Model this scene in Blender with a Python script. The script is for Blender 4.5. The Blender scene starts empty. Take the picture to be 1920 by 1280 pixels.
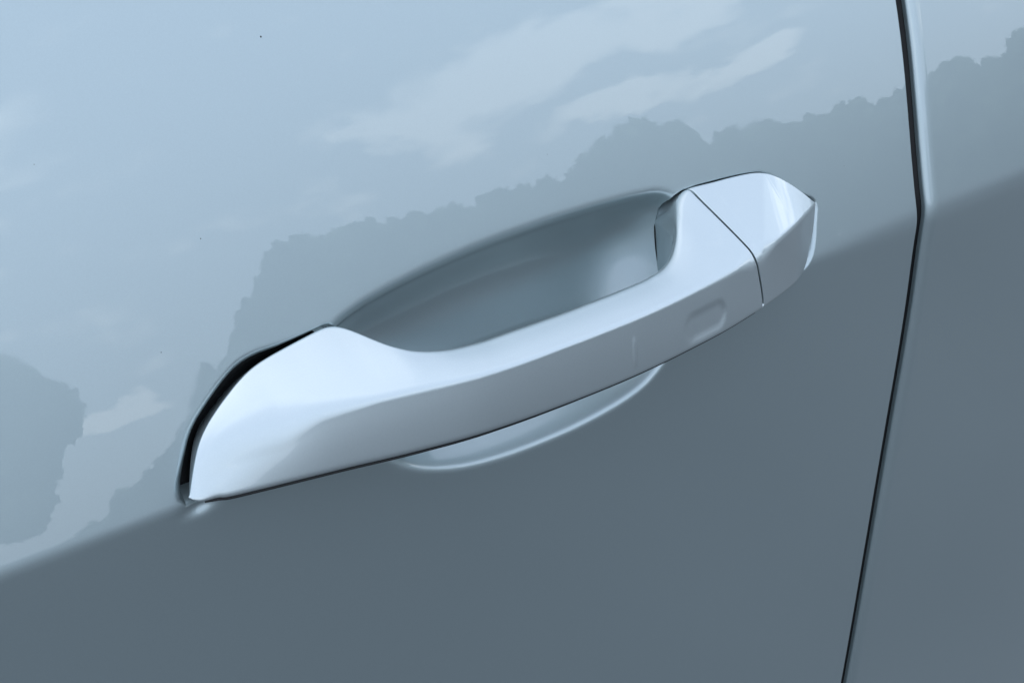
import bpy, math, random
import numpy as np
from mathutils import Matrix, Vector
rng = np.random.default_rng(7)
C = bpy.context.scene.collection
scene = bpy.context.scene
# metres; x runs to the rear of the car, y into the car, z up; the origin lies on the door's body crease
GROUND = -0.95

# ---------------------------------------------------------------- camera
ca, cp = math.radians(39), math.radians(27)
F = Vector((math.sin(ca)*math.cos(cp), math.cos(ca)*math.cos(cp), -math.sin(cp)))
R = Vector((math.cos(ca), -math.sin(ca), 0)); U = R.cross(F)
cam = bpy.data.cameras.new('camera'); cam.lens = 45; cam.sensor_width = 36
cam.clip_start = 0.01; cam.clip_end = 5000
co = bpy.data.objects.new('camera', cam); C.objects.link(co)
M = Matrix((R, U, -F)).transposed().to_4x4()
M.translation = Vector((-0.22076, -0.27262, 0.19220)); co.matrix_world = M
scene.camera = co

# ---------------------------------------------------------------- sky, sun, exposure
SUN_EL, SUN_AZ = math.radians(66), math.radians(-55)      # azimuth from +y (behind the car) towards +x
w = bpy.data.worlds.new('World'); scene.world = w; w.use_nodes = True
nt = w.node_tree; N = nt.nodes; L = nt.links; N.clear()
def node(nt, typ, **kw):
    n = nt.nodes.new(typ)
    for k, v in kw.items(): setattr(n, k, v)
    return n
def link(nt, a, b): nt.links.new(a, b)
def math_n(nt, op, a, b=None, c=None, clamp=False):
    n = nt.nodes.new('ShaderNodeMath'); n.operation = op; n.use_clamp = clamp
    for i, v in enumerate((a, b, c)):
        if v is None: continue
        if isinstance(v, (int, float)): n.inputs[i].default_value = v
        else: nt.links.new(v, n.inputs[i])
    return n.outputs[0]
sky = node(nt, 'ShaderNodeTexSky', sky_type='NISHITA'); sky.sun_disc = False
sky.sun_elevation = SUN_EL; sky.sun_rotation = SUN_AZ; sky.altitude = 100
sky.air_density = 1.0; sky.dust_density = 1.4; sky.ozone_density = 1.5
tc = node(nt, 'ShaderNodeTexCoord'); sep = node(nt, 'ShaderNodeSeparateXYZ'); L.new(tc.outputs['Generated'], sep.inputs[0])
az = math_n(nt, 'ARCTAN2', sep.outputs[0], math_n(nt, 'MULTIPLY', sep.outputs[1], -1.0))
el = math_n(nt, 'ARCSINE', sep.outputs[2])
comb = node(nt, 'ShaderNodeCombineXYZ'); L.new(math_n(nt, 'MULTIPLY', az, 1.0), comb.inputs[0]); L.new(math_n(nt, 'MULTIPLY', el, 2.6), comb.inputs[1])
nz = node(nt, 'ShaderNodeTexNoise'); nz.inputs['Scale'].default_value = 11.0; nz.inputs['Detail'].default_value = 7; nz.inputs['Roughness'].default_value = .55
L.new(comb.outputs[0], nz.inputs['Vector'])
nz2 = node(nt, 'ShaderNodeTexNoise'); nz2.inputs['Scale'].default_value = 2.2; nz2.inputs['Detail'].default_value = 4
L.new(comb.outputs[0], nz2.inputs['Vector'])
wn = node(nt, 'ShaderNodeTexNoise'); wn.inputs['Scale'].default_value = 9; wn.inputs['Detail'].default_value = 8; wn.inputs['Roughness'].default_value = .6
L.new(comb.outputs[0], wn.inputs['Vector']); ws = node(nt, 'ShaderNodeSeparateColor'); L.new(wn.outputs['Color'], ws.inputs[0])
azw = math_n(nt, 'ADD', az, math_n(nt, 'MULTIPLY', math_n(nt, 'SUBTRACT', ws.outputs[0], .5), .22))
elw = math_n(nt, 'ADD', el, math_n(nt, 'MULTIPLY', math_n(nt, 'SUBTRACT', ws.outputs[1], .5), .085))
def streak(a0, e0, ra, re):
    a = math_n(nt, 'DIVIDE', math_n(nt, 'SUBTRACT', azw, math.radians(a0)), math.radians(ra))
    e = math_n(nt, 'DIVIDE', math_n(nt, 'SUBTRACT', elw, math.radians(e0)), math.radians(re))
    q = math_n(nt, 'ADD', math_n(nt, 'MULTIPLY', a, a), math_n(nt, 'MULTIPLY', e, e))
    return math_n(nt, 'SUBTRACT', 1.0, q, clamp=True)
CL = [(34.8, 12.3, 4.6, 2.7), (39, 13.3, 6.0, 2.4), (44.5, 13.2, 6.5, 1.6), (42.5, 9.8, 5.5, 1.2), (47.5, 9.3, 5.5, 1.0),
      (15.5, 4.6, 3, .7), (70, 11, 12, 2), (5, 18, 16, 3.5), (-30, 12, 18, 3), (100, 16, 18, 4)]
s = None
for c_ in CL:
    k = streak(*c_); s = k if s is None else math_n(nt, 'MAXIMUM', s, k)
wis = math_n(nt, 'MULTIPLY', math_n(nt, 'SUBTRACT', nz2.outputs[0], .5, clamp=True), .8)
field = math_n(nt, 'ADD', math_n(nt, 'MULTIPLY', s, 0.95), wis)
den = math_n(nt, 'MULTIPLY', math_n(nt, 'SUBTRACT', math_n(nt, 'ADD', field, math_n(nt, 'MULTIPLY', math_n(nt, 'SUBTRACT', nz.outputs[0], .5), 2.4)), .20), 2.2, clamp=True)
den = math_n(nt, 'MULTIPLY', den, math_n(nt, 'SUBTRACT', .58, math_n(nt, 'MULTIPLY', math_n(nt, 'DIVIDE', math_n(nt, 'SUBTRACT', el, .35), .45, clamp=True), .42)))
veil = node(nt, 'ShaderNodeMix', data_type='RGBA'); veil.inputs[0].default_value = .5
L.new(sky.outputs[0], veil.inputs[6]); veil.inputs[7].default_value = (12.7, 14.4, 17.3, 1)
mx = node(nt, 'ShaderNodeMix', data_type='RGBA'); L.new(den, mx.inputs[0]); L.new(veil.outputs[2], mx.inputs[6]); mx.inputs[7].default_value = (22, 22.6, 23.2, 1)
bg = node(nt, 'ShaderNodeBackground'); bg.inputs[1].default_value = 0.125; L.new(mx.outputs[2], bg.inputs[0])
wo = node(nt, 'ShaderNodeOutputWorld'); L.new(bg.outputs[0], wo.inputs[0])

sd = bpy.data.lights.new('sun', 'SUN'); sd.energy = .5; sd.angle = math.radians(90); sd.color = (1, .95, .88)
so = bpy.data.objects.new('sun', sd); C.objects.link(so)
dirv = Vector((math.sin(SUN_AZ)*math.cos(SUN_EL), math.cos(SUN_AZ)*math.cos(SUN_EL), math.sin(SUN_EL)))
so.rotation_euler = dirv.to_track_quat('Z', 'Y').to_euler()
vs = scene.view_settings; vs.view_transform = 'Standard'; vs.look = 'None'; vs.exposure = -0.08; vs.gamma = 1

# ---------------------------------------------------------------- materials
def mat(name):
    m = bpy.data.materials.new(name); m.use_nodes = True
    return m, m.node_tree, m.node_tree.nodes['Principled BSDF']
def paint(name, base, metallic, rough, orange=0.0006):
    m, t, b = mat(name)
    tc = node(t, 'ShaderNodeTexCoord')
    fl = node(t, 'ShaderNodeTexNoise'); fl.inputs['Scale'].default_value = 2600; fl.inputs['Detail'].default_value = 1
    link(t, tc.outputs['Object'], fl.inputs['Vector'])
    r = node(t, 'ShaderNodeMix', data_type='RGBA'); link(t, fl.outputs[0], r.inputs[0])
    r.inputs[6].default_value = (*[x*.96 for x in base], 1); r.inputs[7].default_value = (*[x*1.04 for x in base], 1)
    link(t, r.outputs[2], b.inputs['Base Color'])
    b.inputs['Metallic'].default_value = metallic; b.inputs['Roughness'].default_value = rough
    b.inputs['Coat Weight'].default_value = 1; dn = node(t, 'ShaderNodeTexNoise'); dn.inputs['Scale'].default_value = 38; dn.inputs['Detail'].default_value = 6
    link(t, tc.outputs['Object'], dn.inputs['Vector']); dm_ = node(t, 'ShaderNodeMapRange')
    for k_, v_ in zip(('From Min', 'From Max', 'To Min', 'To Max'), (.5, .75, .003, .05)): dm_.inputs[k_].default_value = v_
    link(t, dn.outputs[0], dm_.inputs[0]); link(t, dm_.outputs[0], b.inputs['Coat Roughness'])      # faint wiped-dust film
    b.inputs['Coat Weight'].default_value = 1; b.inputs['Coat IOR'].default_value = 1.7
    op = node(t, 'ShaderNodeTexNoise'); op.inputs['Scale'].default_value = 240; op.inputs['Detail'].default_value = 2
    link(t, tc.outputs['Object'], op.inputs['Vector'])
    bp = node(t, 'ShaderNodeBump'); bp.inputs['Strength'].default_value = .005; bp.inputs['Distance'].default_value = orange
    wv = node(t, 'ShaderNodeTexNoise'); wv.inputs['Scale'].default_value = 17; wv.inputs['Detail'].default_value = 1
    link(t, tc.outputs['Object'], wv.inputs['Vector'])
    bw = node(t, 'ShaderNodeBump'); bw.inputs['Strength'].default_value = 1; bw.inputs['Distance'].default_value = .00007
    link(t, wv.outputs[0], bw.inputs['Height']); link(t, bw.outputs[0], bp.inputs['Normal'])
    link(t, op.outputs[0], bp.inputs['Height']); link(t, bp.outputs[0], b.inputs['Coat Normal'])
    return m
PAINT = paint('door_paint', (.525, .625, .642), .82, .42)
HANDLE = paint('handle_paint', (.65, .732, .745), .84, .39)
def flat(name, col, rough, scale=300, var=.25):
    m, t, b = mat(name)
    tc = node(t, 'ShaderNodeTexCoord'); n = node(t, 'ShaderNodeTexNoise'); n.inputs['Scale'].default_value = scale; n.inputs['Detail'].default_value = 5
    link(t, tc.outputs['Object'], n.inputs['Vector'])
    r = node(t, 'ShaderNodeMix', data_type='RGBA'); mr = node(t, 'ShaderNodeMapRange'); mr.inputs['From Min'].default_value = .32; mr.inputs['From Max'].default_value = .68
    link(t, n.outputs[0], mr.inputs[0]); link(t, mr.outputs[0], r.inputs[0])
    r.inputs[6].default_value = (*[x*(1-var) for x in col], 1); r.inputs[7].default_value = (*[x*(1+var) for x in col], 1)
    link(t, r.outputs[2], b.inputs['Base Color']); b.inputs['Roughness'].default_value = rough
    return m
RUBBER = flat('black_rubber', (.005, .005, .0055), .6)
SPECK = flat('grit', (.03, .03, .025), .9)
GRD = flat('worn_asphalt', (.098, .106, .106), .9, .8, .45)
LEAF = flat('foliage', (.14, .18, .115), .8, .16, .75)
BARK = flat('bark', (.09, .07, .05), .9, 4, .3)

# ---------------------------------------------------------------- mesh helpers
def mesh_obj(name, V, faces, m, parent=None, normals=None, smooth=True):
    """V (n,3) array; faces (k,3|4) array"""
    me = bpy.data.meshes.new(name)
    V = np.asarray(V, np.float32); faces = np.asarray(faces, np.int32); k, q = faces.shape
    me.vertices.add(len(V)); me.vertices.foreach_set('co', V.ravel())
    me.loops.add(k*q); me.loops.foreach_set('vertex_index', faces.ravel())
    me.polygons.add(k); me.polygons.foreach_set('loop_start', np.arange(0, k*q, q, dtype=np.int32))
    me.update(calc_edges=True); me.validate(clean_customdata=False)
    me.polygons.foreach_set('use_smooth', np.full(len(me.polygons), smooth))
    if normals is not None: me.normals_split_custom_set_from_vertices(np.asarray(normals, np.float32))
    me.materials.append(m)
    o = bpy.data.objects.new(name, me); C.objects.link(o)
    if parent: o.parent = parent
    return o
def thing(name, label, cat):
    o = bpy.data.objects.new(name, None); o.empty_display_size = .05; C.objects.link(o)
    o['label'] = label; o['category'] = cat
    return o
def sstep(t):
    t = np.clip(t, 0, 1); return t*t*(3-2*t)
def smax(a, b, k):
    h = np.clip(.5+.5*(a-b)/k, 0, 1); return b*(1-h)+a*h+k*h*(1-h)
def poly_smooth(P, it=2):
    P = np.array(P, float)
    for _ in range(it):
        Q = np.roll(P, -1, 0); P = np.stack([.75*P+.25*Q, .25*P+.75*Q], 1).reshape(-1, 2)
    return P
def sdist(X, Z, P):
    """signed distance, positive inside polygon P"""
    d = np.full(X.shape, 1e9); ins = np.zeros(X.shape, bool)
    for a, b in zip(P, np.roll(P, -1, 0)):
        e = b-a; t = np.clip(((X-a[0])*e[0]+(Z-a[1])*e[1])/(e@e+1e-18), 0, 1)
        d = np.minimum(d, (X-a[0]-t*e[0])**2+(Z-a[1]-t*e[1])**2)
        if a[1] != b[1]:
            c = ((a[1] > Z) != (b[1] > Z)) & (X < (b[0]-a[0])*(Z-a[1])/(b[1]-a[1])+a[0]); ins ^= c
    d = np.sqrt(d); return np.where(ins, d, -d)

# ---------------------------------------------------------------- body side: pressed steel shape
TU, TL = math.tan(math.radians(17.5)), math.tan(math.radians(-2.5))
zz = np.linspace(-1, 1, 200001)
def body_slope(z, soft=.0045):
    low = np.interp(z, [-1, -.3, -.14, -.05, -.02, 0], [-.08, -.03, .0, -.035, -.06, -.06])
    return low+(TU-low)*sstep((z+soft*.9)/(2*soft)) + .10*np.clip(z-.01, 0, 1)
def make_body(soft):
    y = np.cumsum(body_slope(zz, soft))*(zz[1]-zz[0]); y -= np.interp(0, zz, y); return y
YB, YB2 = make_body(.0026), make_body(.0070)
def body_y(x, z, tab=YB):
    k = sstep((x-.11)/.10)
    return np.interp(z, zz, YB)*(1-k)+np.interp(z, zz, YB2)*k+.10*np.clip(x, -1, 1)**2*.25

# outline of the hand scoop (x, z) and of the handle's foot print, in metres
RECESS = poly_smooth(np.array([(-66, 24), (-58, 32), (-48, 35.5), (-36, 37.8), (-22, 39.8), (-2, 41.7), (19, 42.6), (41, 42.8), (65, 42.2), (78, 40.6), (85, 34), (86, 14), (80, -5), (69, -19), (57, -26), (32, -29.2), (8, -29), (-8, -27.5), (-20, -25.2), (-33, -20.6), (-43, -14.5), (-54, -3), (-64, 10)])/1000, 2)
FOOT_FRONT = poly_smooth(np.array([(-110.2, -.8), (-110, 3), (-104.6, 13.7), (-101.7, 17.6), (-97, 21.5), (-91.8, 25.3), (-88, 27.6), (-83.6, 29.7), (-78, 31), (-60, 33.7), (-57, 33.4), (-51, 29), (-49, 12), (-52, .8)])/1000, 1)
FOOT_REAR = poly_smooth(np.array([(76, 32), (78.5, 38.5), (86.6, 40.3), (110, 39.5), (121, 38.6), (127, 37.4), (135, 33), (142, 28), (149, 23), (150.3, 20), (148.7, 15.3), (146.7, 8.5), (144.4, 3.8), (141, .2), (136, -1), (100, .5), (80, .5), (76, 5)])/1000, 1)
# the scoop's depth on a regular table: crisp near the rim, blurred (no creases) over its floor
HX, HZ = np.arange(-.09, .12, .0005), np.arange(-.045, .06, .0005)
_x, _z = np.meshgrid(HX, HZ); _s = sdist(_x, _z, RECESS)
_sp = smax(_s, 0*_s, .0045)-.0011
_d0 = .0265*(1-np.clip(1-_sp/.029, 0, 1)**2.1)
def blur(A, sg):
    k = np.exp(-.5*(np.arange(-3*sg, 3*sg+1)/sg)**2); k /= k.sum()
    A = np.apply_along_axis(lambda v: np.convolve(np.pad(v, 3*sg, 'edge'), k, 'valid'), 0, A)
    return np.apply_along_axis(lambda v: np.convolve(np.pad(v, 3*sg, 'edge'), k, 'valid'), 1, A)
_w = sstep((_s-.002)/.010); _w = blur(_w, 6)
SCOOP = blur(_d0, 2)*(1-_w)+blur(_d0, 11)*_w
def lookup(T_, x, z):
    fx = np.clip((x-HX[0])/.0005, 1, len(HX)-3.001); fz = np.clip((z-HZ[0])/.0005, 1, len(HZ)-3.001)
    ix, iz = fx.astype(int), fz.astype(int); tx, tz = fx-ix, fz-iz
    def cr(a, b, c, d, t): return b+.5*t*(c-a+t*(2*a-5*b+4*c-d+t*(3*(b-c)+d-a)))
    return cr(*[cr(*[T_[iz+k, ix+l] for l in (-1, 0, 1, 2)], tx) for k in (-1, 0, 1, 2)], tz)
def press(X, Z):
    """depth pressed into the door skin"""
    D = np.zeros(X.shape)
    box = (X > -.16) & (X < .19) & (Z > -.06) & (Z < .075)
    x, z = X[box], Z[box]
    dr = np.maximum(lookup(SCOOP, x, z), 0)*((x > -.085) & (x < .115) & (z > -.042) & (z < .056))
    f = -np.maximum(sdist(x, z, FOOT_FRONT), sdist(x, z, FOOT_REAR))        # distance outside the feet
    left = sstep((-.060-x)/.03)*sstep((z+.002)/.008)
    right = sstep((x-.134)/.008)*sstep((.026-z)/.006)
    rear_ = sstep((x-.06)/.01)
    w0 = np.interp(x, [-.088, -.074, -.05, .05, .07], [-.0017, -.0028, -.0028, -.0028, -.0012])-.0014*rear_+.0018*right
    w1 = .0034+.0022*left-.0010*rear_+.0016*right
    w1 = w1*np.where(x < -.06, np.interp(z, [-.001, .002], [.5, 1]), 1)
    spot = .0014*np.exp(-(((x+.1065-(z+.002)*.3)/.0042)**2+((z+.0016)/.0022)**2))
    dm = .0100*np.clip(1-(f-w0)/w1, 0, 1)**2.3
    d = smax(dr, dm, .0010); d = d+spot; D[box] = np.maximum(d-.00025*(np.abs(dr-dm) < .001)*(1-np.abs(dr-dm)/.001)**2, 0)
    return D
def skin_y(X, Z, tab=YB): return body_y(X, Z, tab)+press(X, Z)
def skin_normals(X, Z, tab=YB):
    e = 1.5e-4
    gx = (skin_y(X+e, Z, tab)-skin_y(X-e, Z, tab))/(2*e); gz = (skin_y(X, Z+e, tab)-skin_y(X, Z-e, tab))/(2*e)
    n = np.stack([gx, -np.ones_like(gx), gz], -1); return n/np.linalg.norm(n, axis=-1, keepdims=True)

GZ = np.array([-.6, -.35, -.249, -.174, -.115, -.0686, -.038, -.020, -.0008, .0177, .0439, .0678, .0837, .13, .4])
GX = np.array([.205, .2145, .2156, .2164, .2177, .2178, .2164, .2140, .2117, .2122, .2142, .2156, .2150, .2135, .20])
def xgap(z):                                   # smooth run of the shut line
    z = np.asarray(z, float); o = np.zeros(z.shape)
    for k in np.linspace(-.012, .012, 9): o += np.interp(z+k, GZ, GX)
    return o/9
def axis(pts):                                 # [(start, step), ..., (end, None)]
    a = []
    for (p, st), (q, _) in zip(pts[:-1], pts[1:]):
        a.append(np.linspace(p, q, max(2, int(round((q-p)/st))+1))[:-1])
    a.append([pts[-1][0]]); return np.concatenate(a)
zs = axis([(-.55, .01), (-.3, .003), (-.06, .0008), (-.034, .00045), (.052, .001), (.08, .004), (.2, .01), (.42, None)])
xs = axis([(-.9, .03), (-.3, .005), (-.14, .001), (-.118, .00045), (.158, .0008), (.175, .004), (.205, .0012), (.2098, None)])

def grid_faces(nr, nc):
    i = np.arange(nr*nc).reshape(nr, nc)
    return np.stack([i[:-1, :-1], i[:-1, 1:], i[1:, 1:], i[1:, :-1]], -1)

door = thing('car_door', 'glossy pale blue-grey car door carrying the long body-coloured pull handle', 'car door')
# skin grid; the columns at the rear follow the shut line
X, Z = np.meshgrid(xs, zs); X = X+(xgap(Z)-.2098)*sstep((X-.165)/.035)
Y = skin_y(X, Z); NN = skin_normals(X, Z)
# hemmed rear edge rolled inwards, radius 1 mm
r = .0010; ex, ez = X[:, -1], Z[:, -1]; n0 = NN[:, -1]
cols, nrm = [], []
for a in np.linspace(0, math.pi/2, 6)[1:]:
    cols.append(np.stack([ex+r*math.sin(a), body_y(ex, ez)+r*(1-math.cos(a)), ez], -1))
    t = np.stack([np.sin(a)+0*ex, -np.cos(a)+0*ex, n0[:, 2]*np.cos(a)], -1); nrm.append(t/np.linalg.norm(t, axis=-1, keepdims=True))
cols.append(np.stack([ex+r, body_y(ex, ez)+.016, ez], -1)); nrm.append(nrm[-1])
G = np.concatenate([np.stack([X, Y, Z], -1), np.stack(cols, 1)], 1); GN = np.concatenate([NN, np.stack(nrm, 1)], 1)
nr, nc = G.shape[:2]; Fq = grid_faces(nr, nc).reshape(-1, 4)
V = G.reshape(-1, 3); VN = GN.reshape(-1, 3)
inrec = np.zeros(nr*nc, bool)
b = (V[:, 0] > -.07) & (V[:, 0] < .1) & (V[:, 2] > -.035) & (V[:, 2] < .05)
inrec[b] = sdist(V[b, 0], V[b, 2], RECESS) > .0002
fr = inrec[Fq].all(1)
def submesh(name, F4, parent):
    used, inv = np.unique(F4, return_inverse=True)
    return mesh_obj(name, V[used], inv.reshape(F4.shape), PAINT, parent, VN[used])
submesh('door_skin', Fq[~fr], door)
submesh('hand_scoop', Fq[fr], door)

# ---------------------------------------------------------------- pull handle: sections along x
mm = .001
def tab(rows):
    a = np.array(rows, float)*mm; return a
TB = tab([(-110.5, 3.6, 4.4), (-109.9, 4.6, 3.4), (-109.0, 5.4, 2.7), (-107, 6.5, 2.1), (-96, 9.2, 2), (-81.3, 12.6, 2), (-66, 16.1, 2), (-56, 19.0, 2), (-44.9, 21.3, 2), (-34.4, 23.5, 2), (-16.3, 25.2, 2), (.7, 25.9, 2), (24, 26.2, 2), (42, 25.4, 2), (66.6, 23.2, 2), (76.8, 21.9, 2), (97.5, 18.25, 2), (118.5, 12.6, 1.6), (129, 8.2, .8), (137, 3.5, -.4), (141, 1.2, 1.0), (144.4, -.2, 4.6), (146.7, -1.6, 9), (148.7, -3.4, 15.6), (150.3, -4.8, 20.6)])
TT = tab([(-110.5, 3.1, 4.8), (-109.9, 2.8, 5.8), (-108.1, 1.4, 10.1), (-105.5, -.4, 15.1), (-102.5, -1.8, 18.8), (-97.8, -3.4, 22.5), (-92.2, -5.1, 25.9), (-88.2, -6.3, 28), (-83.6, -7.5, 29.7), (-78.2, -7.9, 31), (-72, -8.3, 32), (-66, -8.5, 33), (-60, -8.8, 33.8), (-57, -8.4, 33.7), (-54.5, -6.5, 33.2), (-51.5, -2.5, 31.6), (-48.5, 1.2, 30.2), (-45, 4.6, 28.8), (-40, 6.5, 27.1), (-34.4, 7.8, 25.9), (-28.3, 8.3, 24.9), (-19, 8.9, 24.4), (-8.5, 9.4, 24.7), (10.6, 10, 24.9), (31.4, 9.8, 25.2), (46.8, 8.9, 25.3), (55.5, 8.0, 26.2), (62, 5.9, 28.2), (68.4, 1.4, 31.4), (74.4, -4.6, 35.4), (78.8, -8.7, 37.8), (82.3, -10.4, 39.4), (86.6, -10.8, 40.3), (99, -10.6, 39.7), (109.7, -10.5, 39.4), (120.8, -10.2, 38.6), (125.5, -9.90, 37.70), (128.6, -9.48, 36.34), (131.7, -9.01, 34.78), (134.8, -8.48, 33.01), (137.9, -7.90, 31.05), (141.0, -7.26, 28.89), (144.1, -6.56, 26.53), (147.2, -5.81, 23.96), (150.3, -5.00, 21.20)])
TK = tab([(-110.5, 3.4, 4.6), (-109.9, 3.2, 5.2), (-108.1, 2.4, 8.6), (-105.5, 1.6, 12.6), (-102.5, 1.4, 15.6), (-99.5, 1.9, 17.2), (-97, 2.8, 18.2), (-91, 4.8, 19.6), (-83, 7.4, 20.6), (-74, 10.2, 21), (-58.8, 14.8, 20.9), (-43, 18.6, 20.8), (-29.4, 21.3, 20.7), (-16, 22.6, 20.7), (-7, 23.1, 20.9), (12, 23.6, 21.2), (32.8, 23.4, 21.4), (46.3, 22.5, 21.6), (67.4, 20.4, 21.9), (85, 17.9, 22.2), (97.0, 15.80, 22.60), (102.9, 14.13, 22.61), (108.8, 12.31, 22.57), (114.8, 10.32, 22.48), (120.7, 8.18, 22.34), (126.6, 5.88, 22.15), (132.5, 3.42, 21.91), (138.5, 0.81, 21.62), (144.4, -1.97, 21.29), (150.3, -4.90, 20.90)])
def curve(T, x, hw0=.0025):                               # smooth interpolation: box-filtered linear, ends kept
    o = []
    for k in (1, 2):
        acc = 0; hw = hw0
        hw = np.minimum(hw, np.minimum(x-T[0, 0], T[-1, 0]-x)); hw = np.maximum(hw, 0)
        for j in np.linspace(-1, 1, 9): acc = acc+np.interp(x+j*hw, T[:, 0], T[:, k])
        o.append(acc/9)
    return np.stack(o, -1)
XL, XR = -.1105, .1503
sx = np.concatenate([np.linspace(XL, -.104, 30)[:-1], np.linspace(-.104, .144, 640)[:-1], np.linspace(.144, XR, 40)])
B2, T2, K2 = curve(TB, sx, .007), curve(TT, sx, np.interp(sx, [.10, .12], [.0025, .006])), curve(TK, sx, .006)
# ridge on the lock cover: runs from the crease at x=97 to the apex at x=125
f = np.clip((sx-.097)/.028, 0, 1)[:, None]
rd = np.array([15.8, 22.6])*mm*(1-f)+np.array([-10.0, 37.6])*mm*f
kt = T2-K2; kl = np.linalg.norm(kt, axis=1, keepdims=True)+1e-9; ku = kt/kl
ridge_t = np.clip(((rd-K2)*ku).sum(1)/kl[:, 0], .02, .98)
ridge_h = np.where((sx > .097) & (sx < .1255), ((rd-K2)*np.stack([-ku[:, 1], ku[:, 0]], -1)).sum(1), 0.)
foot = np.maximum(sstep((-.046-sx)/.012), sstep((sx-.070)/.017))[:, None]
dpt = np.minimum(np.minimum(.020, .0004+.75*(sx-XL)), .0004+.8*(XR-sx))[:, None]      # the feet taper inwards below their visible edge
P4 = foot*(T2+dpt*np.array([-1, -.75]))+(1-foot)*(T2+np.array([-.0008, -.0055]))
P0 = foot*np.concatenate([T2[:, :1]-dpt, np.minimum(B2[:, 1:]+.3*dpt, (T2+dpt*np.array([-1, -.75]))[:, 1:]-.0001)], 1)+(1-foot)*np.stack([T2[:, 0]+.001, B2[:, 1]+.0025], -1)
def ri(vals): vals = np.array(vals, float)*mm; return np.interp(sx, vals[:, 0], vals[:, 1])
rB = ri([(-111, 1), (-105, 2.6), (-50, 2.8), (10, 2.0), (100, 1.6), (130, 1.2), (151, .3)])
rK = ri([(-111, 2), (-100, 12), (-88, 10), (-74, 4.2), (-58, 1.9), (0, 1.4), (60, 1.8), (82, 2.4), (90, 5), (97, 5), (107, 1.6), (130, 1), (151, .7)])
rT = ri([(-111, .4), (-60, 1.0), (-52, 2.4), (-42, 3.6), (0, 4.5), (50, 4.5), (62, 5.5), (76, 5), (86, 1.6), (90, 1.0), (151, .8)])
r4 = ri([(-111, .1), (-60, .1), (-45, 2), (50, 2), (66, .2), (151, .1)])
CN = [P0, B2, K2, T2, P4]; RAD = [r4, rB, rK, rT, r4]
NSEG = [5, 14, 26, 8, 6]; BUL = [0, .00025, .0004, 0, 0]; BF = sstep((.098-sx)/.03)[:, None]; NA = [4, 8, 14, 10, 4]
def section():
    out = []; n = len(CN); ins = []; outs = []
    for i in range(n):
        c, p, q = CN[i], CN[i-1], CN[(i+1) % n]
        lp = np.linalg.norm(p-c, axis=1)+1e-9; lq = np.linalg.norm(q-c, axis=1)+1e-9
        tp = np.minimum(RAD[i], .46*lp); tq = np.minimum(RAD[i], .46*lq)
        ins.append(c+(p-c)*(tp/lp)[:, None]); outs.append(c+(q-c)*(tq/lq)[:, None])
    for i in range(n):
        for t in np.linspace(0, 1, NA[i]):
            out.append(ins[i]*(1-t)**2+2*CN[i]*t*(1-t)+outs[i]*t*t)
        a, b_ = outs[i], ins[(i+1) % n]; d = b_-a; ln = np.linalg.norm(d, axis=1, keepdims=True)+1e-9
        nn = np.stack([d[:, 1], -d[:, 0]], -1)/ln
        for t in np.linspace(0, 1, NSEG[i]+2)[1:-1]:
            out.append(a+d*t+nn*(BUL[i]*4*t*(1-t)*np.minimum(1, ln/.02)*BF))
    A = np.stack(out, 1); j0 = sum(NA[:2])+sum(NSEG[:2]); j1 = j0+NA[2]+NSEG[2]+NA[3]
    # raise the ridge between the cover's two top facets: a softened tent over the K-T line
    for j in range(j0, j1):
        t = np.clip(((A[:, j]-K2)*ku).sum(1)/kl[:, 0], 0, 1)
        a_, b_ = t/ridge_t, (1-t)/(1-ridge_t); w_ = .10
        tent = np.maximum(0, .5*(a_+b_-np.sqrt((a_-b_)**2+w_**2))+0*w_)
        A[:, j] += (ridge_h*tent)[:, None]*np.stack([-ku[:, 1], ku[:, 0]], -1)
    return A                                   # (S, n, 2) of (d, z)
SEC = section(); nv = SEC.shape[1]
def at(xv):                                    # xv (U, nv): sample the loft at an x per loop point
    D = np.empty(xv.shape+(2,))
    for j in range(nv):
        D[:, j, 0] = np.interp(xv[:, j], sx, SEC[:, j, 0]); D[:, j, 1] = np.interp(xv[:, j], sx, SEC[:, j, 1])
    return np.stack([xv, -D[..., 0]+.025*np.clip(xv, -1, 1)**2, D[..., 1]], -1)
# the joint between grip and lock cover leans: x depends on how far out the point lies
jx = int(np.argmin(abs(sx-.092))); dj = SEC[jx, :, 0]; zj = SEC[jx, :, 1]
XC = np.interp(dj, np.array([-26, -10.8, 16.8, 18.5])*mm, np.array([86.4, 86.6, 92.6, 94])*mm)
XC = XC+np.clip((.021-zj)/.019, 0, 1)*.0036*(dj > .0)
XC = np.convolve(np.concatenate([XC[-7:], XC, XC[:7]]), np.ones(15)/15, 'valid')
def loft(name, xv, parent, ends, dimple=False):
    P = at(xv)
    if dimple: P = dimple_fn(P)
    rows = [P]
    if ends[0]:
        c = P[:1].mean(1, keepdims=True); rows.insert(0, (P[:1]-c)*np.array([1, .97, .97])+c+np.array([-.0002*ends[0], 0, 0])); rows.insert(0, P[:1]*0+c)
    if ends[1]:
        c = P[-1:].mean(1, keepdims=True)
        d_in = ends[2]
        rows.append((P[-1:]-c)*np.array([1, .988, .988])+c+np.array([d_in*.0002, 0, 0])); rows.append(rows[-1]*1); rows.append(P[-1:]*0+c)
    A = np.concatenate(rows, 0); nr_, nc_ = A.shape[:2]
    i = np.arange(nr_*nc_).reshape(nr_, nc_); j = np.roll(i, -1, 1)
    F_ = np.stack([i[:-1], j[:-1], j[1:], i[1:]], -1).reshape(-1, 4)
    return mesh_obj(name, A.reshape(-1, 3), F_[:, ::-1], HANDLE, parent)
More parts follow.
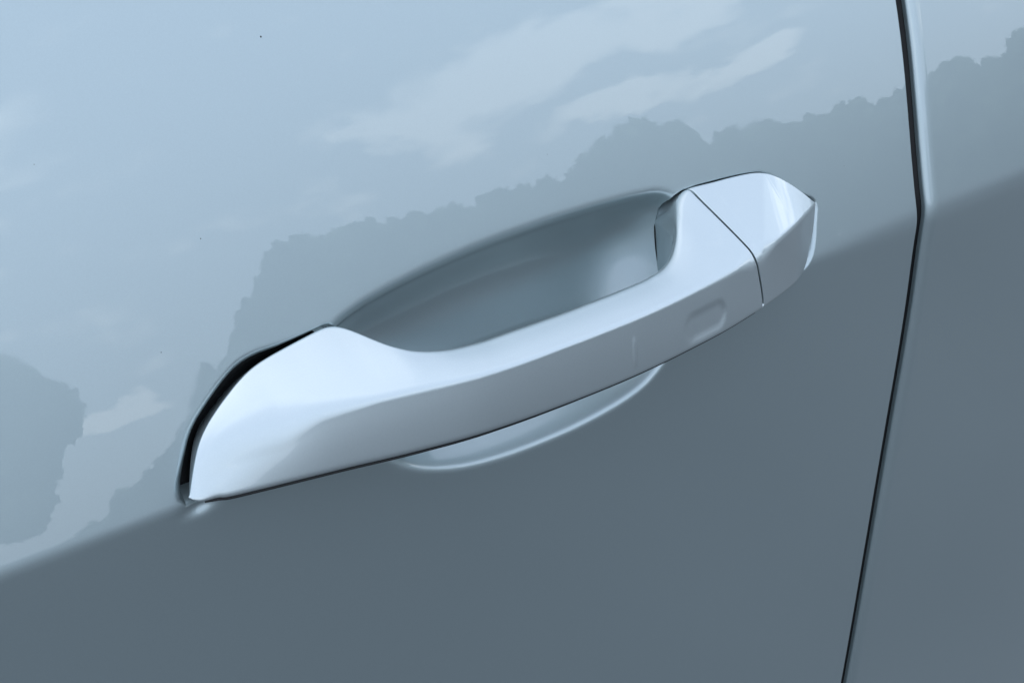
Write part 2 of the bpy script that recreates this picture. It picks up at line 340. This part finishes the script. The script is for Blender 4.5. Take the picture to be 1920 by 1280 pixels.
def dimple_fn(P):
    x, z = P[..., 0], P[..., 2]; front = np.zeros(nv, bool); front[NA[0]+NSEG[0]+2:NA[0]+NSEG[0]+NA[1]+NSEG[1]+6] = True
    # rounded touch pad pressed into the front face (deep at the rear, fading forwards)
    px_ = np.clip(x, .056, .069); s_ = np.hypot((x-px_)*1.0, (z-.0095)*1.0)
    dep = (.00065*sstep((.0058-s_)/.0028))*sstep((x-.049)/.010)
    rib = .00022*sstep((.0013-np.abs(x-.0285))/.0010)*sstep((.0050-np.abs(z-.0105))/.0015)
    P = P.copy(); P[..., 1] += np.where(front[None], dep-rib, 0); return P
GAP = .00036
u = (sx[sx < .0935]-XL)/(.0935-XL)
# denser rows where the touch pad is
ug = np.unique(np.concatenate([u, np.linspace((.024-XL)/(.0935-XL), (.082-XL)/(.0935-XL), 260)]))
xv = XL+ug[:, None]*((XC-GAP)[None]-XL)
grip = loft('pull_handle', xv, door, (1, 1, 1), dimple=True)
grip['label'] = 'long arched grip of the handle with a slanted touch pad pressed into its face'
u2 = np.linspace(0, 1, 150)**1.0
xv = (XC+GAP)[None]+u2[:, None]*(XR-(XC+GAP)[None])
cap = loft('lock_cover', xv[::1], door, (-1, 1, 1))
cap['label'] = 'faceted end cap behind the joint of the handle'
# black foam gasket lying in the moulded channel round the handle's feet
def ring_strip(name, P, o0, o1, depth, m, parent, x0, x1):
    P = poly_smooth(P, 1); o1 = np.interp(P[:, 0], *o1)[:, None]; T_ = np.roll(P, -1, 0)-np.roll(P, 1, 0); T_ /= np.linalg.norm(T_, axis=1, keepdims=True)+1e-12
    Nn = np.stack([T_[:, 1], -T_[:, 0]], -1)
    area = np.sum(P[:, 0]*np.roll(P[:, 1], -1)-np.roll(P[:, 0], -1)*P[:, 1])
    if area < 0: Nn = -Nn
    rows = []
    for o_, dd in ((o0, depth+.002), (o0, depth), (o1, depth), (o1, depth+.002)):
        q = P+Nn*o_; rows.append(np.stack([q[:, 0], body_y(q[:, 0], q[:, 1])+dd, q[:, 1]], -1))
    A = np.stack(rows, 0); n_ = len(P); i = np.arange(4*n_).reshape(4, n_); j = np.roll(i, -1, 1)
    F_ = np.stack([i[:-1], j[:-1], j[1:], i[1:]], -1).reshape(-1, 4)
    keep = (A.reshape(-1, 3)[F_][..., 0] > x0).all(1) & (A.reshape(-1, 3)[F_][..., 0] < x1).all(1)
    return mesh_obj(name, A.reshape(-1, 3), F_[keep], m, parent)
ring_strip('gasket_and_gap_shade', FOOT_FRONT, -.0060, ([-.110, -.105, -.09, -.078, -.068, -.060], [.0016, .0010, .0002, -.0002, -.0012, -.0050]), .0080, RUBBER, door, -1, -.0585)
ring_strip('gasket_and_gap_shade', FOOT_REAR, -.0030, ([.085, .096, .14, .15], [-.0030, -.0022, -.0020, .0008]), .0040, RUBBER, door, .084, 1)

# black tube added as the gap's shade where the rear foot enters the scoop
def foot_gap():
    xx = np.linspace(.056, .0895, 300); P = at(np.repeat(xx[:, None], nv, 1)); f = P[..., 1]-skin_y(P[..., 0], P[..., 2])
    pts = []
    for j in range(nv):
        c = np.where((f[:-1, j] < 0) & (f[1:, j] >= 0))[0]
        if len(c) and P[c[0], j, 2] > .001:
            k = c[0]; t = f[k, j]/(f[k, j]-f[k+1, j]); pts.append(P[k, j]*(1-t)+P[k+1, j]*t)
    return np.array(pts)
FOOT_GAP = foot_gap(); FOOT_GAP = FOOT_GAP[np.argsort(FOOT_GAP[:, 2])]
for _ in range(12): FOOT_GAP[1:-1] = (FOOT_GAP[:-2]+FOOT_GAP[1:-1]*2+FOOT_GAP[2:])/4
def tube(name, P, r_, m, parent, n_=8):
    T_ = np.gradient(P, axis=0); T_ /= np.linalg.norm(T_, axis=1, keepdims=True)+1e-12
    A_ = np.cross(T_, [0, 1, 0]); A_ /= np.linalg.norm(A_, axis=1, keepdims=True)+1e-12; B_ = np.cross(T_, A_)
    a = np.linspace(0, 2*math.pi, n_, endpoint=False)
    V_ = P[:, None]+r_*(np.cos(a)[None, :, None]*A_[:, None]+np.sin(a)[None, :, None]*B_[:, None])
    i = np.arange(len(P)*n_).reshape(len(P), n_); j = np.roll(i, -1, 1)
    return mesh_obj(name, V_.reshape(-1, 3), np.stack([i[:-1], j[:-1], j[1:], i[1:]], -1).reshape(-1, 4), m, parent)
tube('gasket_and_gap_shade', FOOT_GAP, .0004, RUBBER, door)

# black tube standing in for the shade line under the grip's front edge
xs_ = np.linspace(-.1072, .0925, 240); b_ = curve(TB, xs_, .007)
under = np.stack([xs_, -(b_[:, 0]-.0012)+.025*xs_**2, b_[:, 1]+.0001], -1)
tube('under_edge_shade', under, .00040, RUBBER, grip)

# grit and stone chips stuck on the paint
def speck(x, z, r_):
    n_ = 9; a = np.linspace(0, 2*math.pi, n_, endpoint=False); rr = r_*(1+.3*np.sin(a*3+x*900)*np.cos(a*2))
    xx, zz_ = x+rr*np.cos(a), z+rr*np.sin(a); yy = body_y(xx, zz_)
    A = np.concatenate([np.stack([xx, yy+.00002, zz_], -1), np.stack([x+(xx-x)*.6, yy-r_*.35, z+(zz_-z)*.6], -1), [[x, float(body_y(np.array(x), np.array(z)))-r_*.45, z]]])
    Fc = []
    for k in range(n_):
        l = (k+1) % n_; Fc += [(k, l, n_+l), (k, n_+l, n_+k), (n_+k, n_+l, 2*n_)]
    return mesh_obj('dirt_speck', A, Fc, SPECK, door)
for x_, z_, r_ in [(-.0580, .1095, .00028), (-.0480, .1470, .00022), (-.0885, .0640, .00018), (-.1065, .0395, .00016), (-.0795, .0230, .00016), (.0300, .0620, .00012), (-.125, .0900, .00012), (.171, .030, .00013)]:
    speck(x_, z_, r_)

# ---------------------------------------------------------------- neighbouring panel beyond the shut line
rear = thing('car_door', 'plain pale blue-grey car door without handle, beyond the dark gap at right', 'car door')
GW, r, rx = .0098, .0032, .0062
x2 = axis([(0, .0008), (.012, .003), (.06, .01), (.25, .03), (.7, None)])
z2 = axis([(-.55, .01), (-.3, .003), (-.06, .001), (.06, .003), (.2, .01), (.42, None)])
S2, Z2 = np.meshgrid(x2, z2); X0 = xgap(Z2)+GW+rx
X2 = X0+S2; Y2 = body_y(X2, Z2, YB2)
e = 2e-4
def nrm2(X_, Z_):
    gx = (body_y(X_+e, Z_, YB2)-body_y(X_-e, Z_, YB2))/(2*e); gz = (body_y(X_, Z_+e, YB2)-body_y(X_, Z_-e, YB2))/(2*e)
    n = np.stack([gx, -np.ones_like(gx), gz], -1); return n/np.linalg.norm(n, axis=-1, keepdims=True)
N2_ = nrm2(X2, Z2); ex, ez = X2[:, 0], Z2[:, 0]; y0 = body_y(ex, ez, YB2); gz0 = N2_[:, 0, 2]
cols, nrm = [], []
cols.append(np.stack([ex-rx, y0+r+.0012, ez], -1)); nrm.append(np.stack([-np.ones_like(ex), 0*ex, 0*ex], -1))
for a in np.linspace(math.pi/2, 0, 14)[:-1]:
    cols.append(np.stack([ex-rx*math.sin(a), y0+r*(1-math.cos(a)), ez], -1))
    t = np.stack([-math.sin(a)/rx*r+0*ex, -math.cos(a)+0*ex, gz0*math.cos(a)], -1); nrm.append(t/np.linalg.norm(t, axis=-1, keepdims=True))
G = np.concatenate([np.stack(cols, 1), np.stack([X2, Y2, Z2], -1)], 1); GN = np.concatenate([np.stack(nrm, 1), N2_], 1)
mesh_obj('door_skin', G.reshape(-1, 3), grid_faces(*G.shape[:2]).reshape(-1, 4), PAINT, rear, GN.reshape(-1, 3))
# black rubber seal in the depth of the gap, a ribbed strip
zc = np.linspace(-.55, .42, 240); gx = xgap(zc)
prof = [(-.006, .026), (-.004, .0165), (.001, .0138), (.003, .0148), (.0055, .0120), (.0102, .0050), (.0112, .0042), (.0152, .0044), (.0157, .02)]
A = np.stack([np.stack([gx+p, body_y(gx, zc)+q, zc], -1) for p, q in prof], 1)
mesh_obj('rubber_seal', A.reshape(-1, 3), grid_faces(*A.shape[:2]).reshape(-1, 4), RUBBER, rear)

# ---------------------------------------------------------------- what the paint mirrors: ground and woodland
g = 3000.
gr = mesh_obj('ground', [(-g, -g, GROUND), (g, -g, GROUND), (g, g, GROUND), (-g, g, GROUND)], [(0, 1, 2, 3)], GRD, None, smooth=False); gr['kind'] = 'structure'
PR = [(12.7, .2), (15, 1.1), (16.8, 2.1), (18.2, 2.8), (19.6, 4), (20.3, 5.2), (22, 6), (23.1, 7.6), (24.9, 9.2), (25.6, 9.7), (29.2, 9.2), (34, 8.4), (37.7, 8.0), (40, 8.0), (40.9, 9.0), (42.2, 9.1), (45.3, 8.0), (46, 6.7), (47.1, 6.8), (49, 6.2), (50.8, 5.8), (53.8, 5.6), (56.8, 5.3), (57.6, 6.0), (58.6, 4.8), (64, 6), (72, 8), (85, 6), (110, 9)]
PA = np.array(PR)
def leaves(az_, el_, dist, size):
    """quads around given directions; az/el in degrees as seen from the door"""
    n_ = len(az_); a = np.radians(az_); h = np.tan(np.radians(el_))*dist
    c = np.stack([np.sin(a)*dist, -np.cos(a)*dist, h], -1)
    u_ = rng.normal(size=(n_, 3)); u_ /= np.linalg.norm(u_, axis=1, keepdims=True)
    v_ = np.cross(u_, rng.normal(size=(n_, 3))); v_ /= np.linalg.norm(v_, axis=1, keepdims=True)
    s_ = (size*rng.uniform(.5, 1.3, n_))[:, None]
    q = np.stack([c-u_*s_-v_*s_*.6, c+u_*s_-v_*s_*.6, c+u_*s_+v_*s_*.6, c-u_*s_+v_*s_*.6], 1)
    return q.reshape(-1, 3)
n_ = 150000
az_ = rng.uniform(12.5, 110, n_)
top = np.interp(az_, PA[:, 0], PA[:, 1])
jc = np.arange(12, 111, .05)
bump = .45+np.interp(az_, jc, rng.uniform(-.12, .12, len(jc)))
ja, jb = np.arange(12, 111, .45), np.arange(12, 111, .13)
bump = bump+np.interp(az_, ja, rng.uniform(-.35, .35, len(ja)))+np.interp(az_, jb, rng.uniform(-.2, .25, len(jb)))
top = np.maximum(top+bump-.45, .05)
el_ = top*rng.power(2.0, n_)-.3
dist = 70+rng.uniform(-9, 9, n_)
VL = leaves(az_, el_, dist, .34)
wd = mesh_obj('woodland', VL, np.arange(len(VL)).reshape(-1, 4), LEAF, None, smooth=False); wd['kind'] = 'stuff'
wd['label'] = 'band of dark trees mirrored in the upper door paint'; wd['category'] = 'woodland'
# the single broad tree mirrored at the left edge
tr = thing('tree', 'single broad tree mirrored as a grey-green patch at the left edge of the door', 'tree')
n_ = 22000; dist0 = 26.
cl = np.array([(8.5, 6.5, 3.6), (11.0, 7.2, 2.6), (12.6, 5.9, 2.1), (10.5, 4.2, 2.7), (10.6, 2.6, 1.7), (5, 5, 4), (12.2, 7.3, 1.4)])
k = rng.integers(0, len(cl), n_); d3 = rng.normal(size=(n_, 3)); d3 /= np.linalg.norm(d3, axis=1, keepdims=True); rr = rng.uniform(.25, 1, n_)**.5
VL = leaves(cl[k, 0]+d3[:, 0]*rr*cl[k, 2], np.maximum(cl[k, 1]+d3[:, 1]*rr*cl[k, 2]*.85, 1.1), dist0+d3[:, 2]*rr*1.3, .14)
mesh_obj('crown', VL, np.arange(len(VL)).reshape(-1, 4), LEAF, tr, smooth=False)
a0 = math.radians(7); bx_, by_ = math.sin(a0)*dist0, -math.cos(a0)*dist0
hs = np.linspace(GROUND-.1, 3.0, 9); an = np.linspace(0, 2*math.pi, 12, endpoint=False)
A = np.stack([np.stack([bx_+(.26-.05*i)*np.cos(an)*(1+.06*np.sin(3*an+h))+.05*math.sin(h), by_+(.26-.05*i)*np.sin(an), an*0+h], -1) for i, h in zip(np.linspace(0, 3, 9), hs)], 0)
i = np.arange(9*12).reshape(9, 12); j = np.roll(i, -1, 1)
mesh_obj('trunk', A.reshape(-1, 3), np.stack([i[:-1], j[:-1], j[1:], i[1:]], -1).reshape(-1, 4), BARK, tr)
